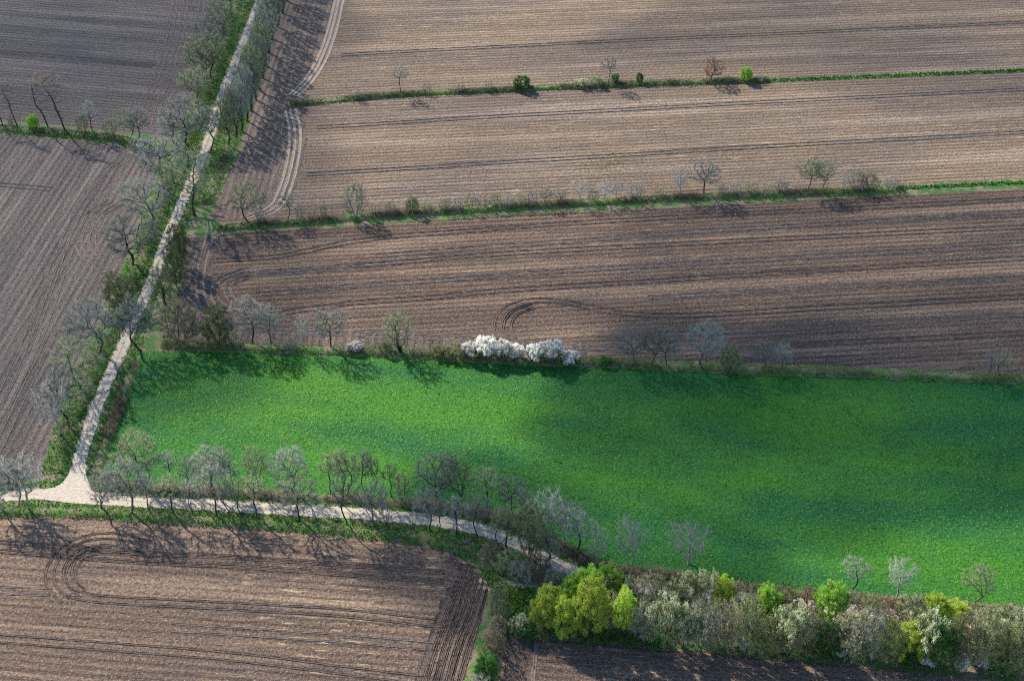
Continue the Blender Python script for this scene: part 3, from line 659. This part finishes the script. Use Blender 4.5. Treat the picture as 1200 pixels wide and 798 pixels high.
rowof([(33, 597, 56, 52, 'pale'), (21, 594, 50, 42, 'oak', 'crooked bare tree'), (4, 600, 50, 44, 'pale'), (51, 547, 20, 12, 'snag')], 'west of the track junction', 'the junction', 'trees west of the junction')
rowof([(69, 511, 56, 46, 'pale'), (83, 491, 60, 52, 'leaner'), (95, 454, 54, 62, 'oak', 'broad bare oak'), (113, 419, 62, 60, 'oak', 'broad bare oak'), (132, 374, 14, 26, 'cream', 'small white blossoming bush'), (141, 359, 36, 36, 'olive', 'round olive bush'),
       (157, 314, 58, 66, 'leaner'), (176, 271, 58, 60, 'oak', 'broad bare oak'), (192, 223, 64, 64, 'oak', 'broad bare oak'), (208, 176, 42, 40, 'oak', 'broad bare oak'), (218, 171, 52, 54, 'oak', 'broad bare oak'), (233, 125, 46, 44, 'oak', 'broad bare oak'),
       (240, 102, 54, 44, 'oak', 'broad bare oak'), (247, 94, 56, 44, 'oak', 'broad bare oak'), (253, 72, 50, 38, 'oak', 'broad bare oak'), (261, 48, 46, 36, 'oak', 'broad bare oak'), (271, 22, 50, 36, 'oak', 'broad bare oak'), (280, -4, 48, 36, 'oak', 'broad bare oak')],
      'on the tree lane west side', 'the junction', 'trees on the west side of the tree lane')
rowof([(167, 411, 62, 52, 'leaner'), (194, 358, 48, 26, 'ivied', 'grey green bushy tree'), (213, 313, 50, 22, 'olive', 'olive green tall bush'), (208, 336, 48, 20, 'olive', 'olive green tall bush'), (228, 253, 74, 66, 'oak', 'broad bare oak'), (246, 176, 48, 34, 'oak', 'broad bare oak'),
       (268, 172, 58, 22, 'dense'), (276, 162, 60, 22, 'dense'), (284, 154, 62, 24, 'dense'), (290, 142, 64, 26, 'dense'), (295, 130, 64, 28, 'dense'), (300, 118, 64, 28, 'dense'), (305, 105, 64, 28, 'dense'), (308, 92, 62, 28, 'dense'),
       (311, 78, 62, 28, 'dense'), (315, 63, 60, 28, 'dense'), (319, 47, 60, 28, 'dense'), (325, 32, 58, 28, 'dense'), (331, 16, 58, 28, 'dense'), (336, 1, 56, 28, 'dense'),
       (341, -16, 54, 28, 'dense')], 'on the tree lane east side', 'the junction', 'trees on the east side of the tree lane')
rowof([(165, 166, 38, 28, 'oak', 'bushy bare tree'), (153, 164, 36, 28, 'oak', 'bushy bare tree'), (131, 162, 22, 20, 'shrub'), (109, 159, 38, 24, 'row', 'thin bare tree'), (99, 158, 24, 16, 'shrub'), (77, 156, 70, 34, 'poplar'), (57, 151, 64, 26, 'poplar'), (40, 152, 15, 13, 'lime', 'small fresh green shrub'),
       (21, 151, 56, 24, 'poplar'), (14, 150, 14, 8, 'shrub'), (4, 149, 44, 20, 'poplar')], 'on the far left hedge', 'the tree lane', 'trees on the far left hedge bank')
rowof([(420, 118, 12, 12, 'shrub'), (470, 111, 33, 20, 'row', 'small slim lone tree'), (500, 110, 12, 14, 'shrub'), (540, 108, 11, 12, 'shrub'), (573, 107, 11, 12, 'shrub'), (612, 106, 15, 19, 'green'), (682, 103, 9, 18, 'cream', 'creamy flowering bush'), (698, 102, 10, 18, 'cream', 'creamy flowering bush'),
       (713, 101, 35, 19, 'row', 'small slim lone tree'), (721, 99, 11, 9, 'green'), (749, 98, 11, 8, 'green'), (762, 99, 8, 12, 'shrub'), (785, 98, 8, 12, 'shrub'), (805, 98, 8, 12, 'shrub'), (834, 97, 29, 23, 'reddish'), (852, 97, 9, 16, 'shrub'), (874, 96, 15, 14, 'lime', 'bright green round shrub'), (890, 96, 8, 14, 'shrub')],
      'in the topmost hedge', 'the tree lane', 'bushes of the topmost hedge')
rowof([(292, 263, 48, 46, 'oak', 'rounded grey bare tree'), (306, 263, 20, 14, 'shrub'), (338, 260, 32, 22, 'row', 'small pale grey tree'), (352, 259, 20, 12, 'shrub'), (366, 258, 12, 14, 'shrub'), (380, 257, 17, 8, 'shrub'), (392, 256, 14, 10, 'snag'), (417, 255, 38, 30, 'grey_bush', 'fan shaped multi stemmed bare tree'),
       (440, 252, 14, 16, 'shrub'), (457, 251, 13, 16, 'shrub'), (483, 250, 19, 15, 'olive', 'small green leafed shrub'), (500, 249, 12, 16, 'shrub')] +
      [(522+i*14.5, 248-i*.85, 15+(i*7 % 5), 17, 'shrub') for i in range(8)] +
      [(640, 242, 20, 17, 'oak', 'stunted dark bare tree'), (656, 240, 17, 17, 'oak', 'stunted dark bare tree'), (680, 239, 26, 24, 'pale'), (695, 238, 15, 16, 'shrub'), (709, 237, 22, 22, 'pale'), (722, 236, 22, 20, 'pale'), (745, 235, 20, 22, 'shrub'), (772, 234, 12, 14, 'shrub'), (796, 232, 32, 22, 'pale'),
       (825, 230, 40, 36, 'oak', 'rounded bare oak'), (846, 229, 12, 16, 'shrub'), (862, 229, 15, 18, 'shrub'), (880, 228, 13, 18, 'shrub'), (898, 228, 13, 18, 'shrub'), (916, 227, 15, 18, 'shrub'), (947, 226, 40, 28, 'oak', 'rounded bare oak'), (963, 226, 38, 28, 'oak', 'rounded bare oak'), (987, 225, 22, 14, 'pale'),
       (1003, 224, 22, 22, 'grey_bush', 'low grey bush'), (1018, 224, 20, 22, 'grey_bush', 'low grey bush'), (1043, 223, 15, 20, 'shrub')], 'in the middle hedge', 'the tree lane', 'bushes of the middle hedge')
rowof([(215, 404, 52, 48, 'grey_bush', 'big round dark grey tree'), (259, 406, 44, 34, 'olive', 'slanting olive tinged tree'), (275, 408, 18, 18, 'shrub'), (296, 404, 52, 46, 'oak', 'broad bare oak'), (318, 405, 44, 36, 'oak', 'broad bare oak'), (340, 410, 14, 18, 'shrub'), (357, 409, 38, 20, 'pale', 'narrow whitish tree'), (388, 410, 48, 40, 'oak', 'broad bare oak'),
       (416, 412, 9, 18, 'white', 'small white blossoming bush'), (452, 413, 14, 16, 'olive'), (467, 415, 47, 38, 'ivied', 'ivied round bare tree'), (490, 416, 10, 20, 'shrub'), (514, 418, 12, 20, 'olive'), (532, 419, 14, 24, 'olive'), (551, 421, 18, 22, 'white'), (569, 421, 23, 28, 'white'), (589, 422, 21, 26, 'white'), (605, 423, 17, 20, 'white'),
       (627, 425, 19, 24, 'white'), (645, 426, 24, 30, 'white'), (667, 427, 13, 24, 'white'), (710, 428, 8, 16, 'green'), (738, 429, 40, 40, 'oak', 'broad bare oak'), (764, 431, 44, 32, 'oak', 'broad bare oak'), (781, 431, 44, 30, 'oak', 'broad bare oak'), (825, 433, 52, 46, 'oak', 'broad bare oak'), (855, 433, 24, 24, 'olive'), (892, 435, 34, 28, 'oak', 'small bluish bare tree'),
       (914, 434, 28, 26, 'oak', 'small bluish bare tree'), (1157, 444, 30, 24, 'row', 'small faint tree'), (1171, 445, 32, 22, 'row', 'small faint tree')], 'above the meadow', 'the tree lane', 'trees and bushes above the meadow')
rowof([(166, 567, 54, 54, 'oak', 'round bare tree'), (175, 568, 30, 20, 'row'), (202, 568, 38, 24, 'row'), (225, 577, 42, 22, 'leaner'), (250, 576, 48, 42, 'oak', 'round bare tree'), (263, 575, 48, 30, 'row'), (274, 576, 34, 22, 'row'), (303, 577, 50, 36, 'oak', 'round bare tree'), (342, 577, 46, 48, 'oak', 'round bare tree'), (388, 580, 46, 24, 'row'),
       (401, 581, 50, 28, 'row'), (408, 582, 52, 30, 'row'), (428, 582, 50, 30, 'row'), (438, 583, 48, 24, 'row'), (459, 584, 38, 22, 'row'), (472, 585, 30, 20, 'shrub'), (513, 592, 56, 52, 'oak', 'round bare tree'), (534, 595, 56, 44, 'oak', 'round bare tree'), (570, 597, 46, 34, 'row'), (599, 600, 38, 36, 'oak', 'round bare tree'),
       (614, 612, 36, 26, 'row'), (643, 630, 48, 44, 'pale'), (661, 636, 44, 44, 'pale'), (675, 650, 46, 44, 'row', 'wide thin bare tree'), (700, 663, 40, 26, 'pale'), (739, 663, 48, 42, 'pale'), (806, 662, 42, 52, 'pale'), (998, 694, 36, 34, 'row', 'faint wide bare tree'), (1050, 699, 38, 36, 'pale'), (1142, 708, 42, 38, 'oak', 'round bare tree'), (1183, 709, 13, 12, 'snag')],
      'on meadow side of lower track', 'the junction', 'trees between the lower track and the meadow')
rowof([(130, 603, 48, 42, 'leaner'), (154, 604, 60, 52, 'oak', 'wide bare tree'), (177, 604, 42, 30, 'row'), (205, 605, 46, 32, 'row'), (227, 604, 40, 24, 'row'), (254, 605, 56, 44, 'oak', 'wide bare tree'), (269, 605, 40, 24, 'row'), (284, 607, 42, 28, 'row'), (301, 607, 46, 30, 'row'), (351, 612, 48, 50, 'oak', 'wide bare tree'),
       (407, 616, 60, 38, 'row'), (439, 616, 50, 38, 'oak', 'wide bare tree'), (452, 614, 26, 20, 'shrub'), (503, 622, 44, 40, 'oak', 'wide bare tree'), (515, 623, 32, 20, 'row'), (535, 625, 40, 30, 'row'), (560, 631, 48, 34, 'row'), (586, 647, 48, 26, 'row'), (595, 650, 52, 38, 'row'), (620, 651, 56, 46, 'grey_bush', 'pale bushy bare tree'), (640, 662, 34, 34, 'row'),
       (646, 664, 30, 28, 'pale')], 'on field side of lower track', 'the junction', 'trees between the lower track and the southern field')
rowof([(598, 672, 26, 34, 'shrub', 'dense grey shrub'), (612, 684, 24, 34, 'shrub', 'dense grey shrub'), (632, 680, 24, 34, 'shrub', 'dense grey shrub'), (650, 690, 22, 30, 'shrub', 'dense grey shrub'), (622, 664, 22, 30, 'shrub', 'dense grey shrub'), (575, 655, 18, 26, 'shrub', 'dense grey shrub'), (586, 712, 24, 26, 'shrub', 'dense grey shrub'), (588, 730, 24, 24, 'grey_bush', 'dark grey round bush'),
       (583, 748, 24, 24, 'shrub', 'dense grey shrub'), (578, 768, 26, 26, 'grey_bush', 'dark grey round bush'), (571, 795, 26, 26, 'green'), (562, 822, 30, 30, 'shrub', 'dense grey shrub'), (610, 742, 18, 24, 'cream', 'small pale bush'), (620, 748, 14, 20, 'green')],
      'in the lower field corner thicket', 'the track', 'bushes of the field corner thicket')
# the thick hedgerow at the lower right: back rank, middle rank, front rank
rowof([(712, 702, 36, 36, 'lime'), (690, 712, 40, 36, 'lime'), (672, 716, 38, 34, 'lime'), (730, 702, 30, 26, 'cream'), (758, 712, 36, 34, 'tan_bush'), (782, 716, 36, 34, 'grey_bush'), (802, 712, 44, 34, 'cream'), (826, 714, 46, 30, 'cream'), (846, 712, 34, 24, 'yellow'), (866, 716, 32, 28, 'tan_bush'), (898, 726, 44, 28, 'lime'), (884, 722, 30, 28, 'olive'),
       (922, 724, 34, 28, 'olive'), (944, 722, 36, 28, 'reddish', 'rust brown bush'), (970, 732, 44, 34, 'lime'), (992, 730, 36, 30, 'grey_bush'), (1018, 730, 36, 32, 'grey_bush'), (1040, 732, 38, 30, 'reddish', 'rust brown bush'), (1062, 738, 40, 36, 'cream'), (1092, 734, 34, 30, 'yellow'), (1117, 736, 32, 34, 'yellow'), (1150, 744, 32, 34, 'grey_bush'), (1176, 750, 40, 34, 'cream'), (1200, 750, 42, 34, 'cream')],
      "of the big hedgerow's back row", 'left end', 'bushes at the back of the big lower hedgerow')
rowof([(640, 738, 50, 36, 'yellow', 'big yellow green bush'), (662, 748, 46, 32, 'yellow', 'big yellow green bush'), (690, 748, 60, 42, 'yellow', 'big yellow green bush'), (715, 736, 44, 34, 'tan_bush', 'brownish twiggy bush'), (730, 744, 60, 28, 'yellow', 'pointed yellow green bush'), (752, 752, 46, 40, 'grey_bush'), (776, 755, 62, 42, 'cream', 'big pale blossoming bush'), (798, 757, 50, 40, 'cream', 'big pale blossoming bush'),
       (822, 759, 54, 44, 'grey_bush'), (847, 761, 56, 42, 'tan_bush', 'big tan budding bush'), (872, 763, 60, 44, 'grey_bush'), (898, 765, 44, 36, 'olive', 'dull olive bush'), (922, 767, 54, 42, 'cream', 'big pale blossoming bush'), (946, 768, 56, 40, 'grey_bush'), (968, 770, 38, 34, 'green', 'full dark green bush'), (990, 772, 56, 42, 'tan_bush', 'big tan budding bush'), (1014, 773, 56, 40, 'grey_bush'), (1036, 775, 50, 38, 'olive', 'dull olive bush'),
       (1060, 776, 46, 36, 'yellow', 'dull yellow green bush'), (1080, 777, 58, 38, 'cream', 'big pale blossoming bush'), (1100, 779, 48, 36, 'green', 'full dark green bush'), (1122, 781, 60, 42, 'grey_bush'), (1146, 783, 58, 44, 'grey_bush'), (1170, 785, 50, 36, 'olive', 'dull olive bush'), (1192, 787, 58, 44, 'grey_bush'), (1216, 789, 60, 44, 'grey_bush')],
      "of the big hedgerow's front row", 'left end', 'bushes at the front of the big lower hedgerow')
rowof([(706, 750, 16, 22, 'green'), (738, 755, 16, 24, 'green'), (770, 758, 14, 20, 'green'), (834, 764, 20, 16, 'cream', 'low cream flowering bush'), (868, 764, 16, 18, 'white', 'low white flowering bush'), (955, 772, 18, 22, 'green'), (984, 773, 20, 20, 'white', 'low white flowering bush'), (1062, 780, 28, 26, 'green'),
       (1086, 782, 14, 18, 'white', 'low white flowering bush'), (1122, 785, 18, 24, 'white', 'low white flowering bush'), (1146, 784, 18, 20, 'white', 'low white flowering bush'), (1166, 788, 18, 24, 'green')],
      'at foot of the big hedgerow', 'left end', 'low bushes at the foot of the big lower hedgerow')

# low growth that makes each hedge a continuous line
def hedge(pts, width, h, dens, mats, label, seed, leaf=.5, twl=1.0):
    rng = np.random.default_rng(seed); a, b, u = along(pts, width, dens, rng)
    n = len(a); gap = np.sin(a*.35+seed)+np.sin(a*.13+b*.21+seed*2)+rng.normal(0, .4, n); k = gap > -1.15; a, b, u, gap = a[k], b[k], u[k], gap[k]; n = len(a)
    hz = h*np.clip(.55+.22*gap, .3, 1.15)*(1-1.2*u*u)
    per = 7; A = np.repeat(a, per); B = np.repeat(b, per); Hh = np.repeat(hz, per); N = len(A)
    O = np.stack([A+rng.normal(0, .22, N), B+rng.normal(0, .22, N), rng.uniform(.1, .6, N)], 1); Dv = rng.normal(0, .42, (N, 3))+[0, 0, 1.0]; Dv[:, 2] = np.abs(Dv[:, 2])
    L = Hh*rng.uniform(.5, 1.1, N)*twl; V, F = spikes(O, Dv, L, np.full(N, .03))
    Dn = Dv/np.linalg.norm(Dv, axis=1)[:, None]
    m = int(N*leaf*1.6); i = rng.integers(0, N, m); P = O[i]+Dn[i]*(L[i]*rng.uniform(.3, 1.0, m))[:, None]+rng.normal(0, .12, (m, 3)); V2, F2 = quads(rng, P, .13)
    me = mesh_np('hedge', np.concatenate([V, V2]), [F, F2+len(V)], mats, np.concatenate([np.zeros(len(F)), np.ones(len(F2))]))
    tag(link('hedge', me), label, 'hedge')
hedge(H1, 2.3, 1.9, 7.0, [m_tw_brown, m_lf_mid], 'low dark green hedge crossing the topmost ploughed field', 1, leaf=1.3)
hedge(H2, 2.4, 2.7, 7.0, [m_tw_brown, m_lf_mid], 'thin brown hedge between the two big ploughed fields on the right', 2, leaf=.6)
hedge(H3, 2.6, 2.2, 4.5, [m_tw_brown, m_lf_green], 'hedge along the upper edge of the green meadow', 3, leaf=.6)
hedge(L1, 3.2, 1.9, 4.0, [m_tw_brown, m_lf_dark], 'dark green hedge bank at the far left', 4, leaf=1.3)
hedge(AWL, 3.6, 1.8, 2.6, [m_tw_brown, m_lf_green], 'undergrowth hedge on the left of the tree lane', 5, leaf=1.2)
hedge(AEL, 3.0, 1.6, 2.6, [m_tw_brown, m_lf_green], 'undergrowth hedge on the right of the upper tree lane', 6, leaf=1.0)
hedge(AES, 2.8, 2.4, 9.0, [m_tw_brown, m_lf_olive], 'clipped brown hedge between the tree lane and the meadow', 7, leaf=.35)
hedge(LNH, 2.4, 2.3, 7.5, [m_tw_brown, m_lf_olive], 'low brown hedge between the lower track and the meadow', 8, leaf=.35)
hedge(LSB, 2.6, 1.3, 2.2, [m_tw_tan, m_lf_green], 'patchy low hedge between the lower track and the southern field', 9, leaf=.7)
hedge(SWH, 3.5, 2.2, 5.0, [m_tw_brown, m_lf_dark], 'dark hedge dividing the two southern fields', 10, leaf=1.0)
hedge([(630, 742), (800, 756), (1000, 772), (1200, 786), (1400, 805)], 3.0, 2.4, 5.0, [m_tw_brown, m_lf_green], 'dark underwood along the foot of the thick lower hedgerow', 11, leaf=1.6)

# ------------------------------------------------------------------ clouds high above: their shadows drift over the fields
def cloud_mat(op):
    M = Mat('cloud_vapour', 1.0, 0.0); M.col((0.85, 0.85, 0.87))
    geo = M.n('ShaderNodeNewGeometry'); dt = M.n('ShaderNodeVectorMath', operation='DOT_PRODUCT')
    M.l(geo.outputs['Incoming'], dt.inputs[0]); M.l(geo.outputs['Normal'], dt.inputs[1])
    f = M.math('POWER', M.math('ABSOLUTE', dt.outputs['Value']), 1.8)
    nz = M.noise(M.mapping(0, (1, 1, 1)), 0.02, 3, 0.6)
    f = M.math('MULTIPLY', M.math('MULTIPLY', f, M.ramp(nz, [(0.25, g3(0.55)), (0.65, g3(1))])), op)
    M.l(f, M.b.inputs['Alpha']); return M.m
def cloud(px, py, rx, ry, op, rot=0.0, alt=520):
    t = G(px, py) + TO_SUN*(alt/TO_SUN.z)
    import bmesh
    bm = bmesh.new(); bmesh.ops.create_icosphere(bm, subdivisions=4, radius=1.0)
    # thickness chosen so that it reads as a flattened cumulus
    for v in bm.verts:
        d = v.co.normalized(); k = 1+.10*math.sin(4*d.x+px)+.09*math.sin(5*d.y+py)+.05*math.sin(9*d.x*d.y+3*d.z)
        v.co = Vector((d.x*rx*k, d.y*ry*k, d.z*min(rx, ry)*.55*k*(1 if d.z > 0 else .55)))
    me = bpy.data.meshes.new('cloud'); bm.to_mesh(me); bm.free(); me.materials.append(cloud_mat(op)); me.polygons.foreach_set('use_smooth', [True]*len(me.polygons))
    o = link('cloud', me, loc=t); o.rotation_euler = (0, 0, rot); tag(o, kind='structure')
cloud(965, 492, 72, 44, .80, -.04)
cloud(1150, 455, 70, 44, .50, .05)
cloud(1140, 330, 120, 50, .34)
cloud(60, 230, 85, 140, .50)
cloud(650, 650, 46, 30, .80)
cloud(100, 20, 95, 75, .55)
cloud(1120, 40, 140, 65, .40)
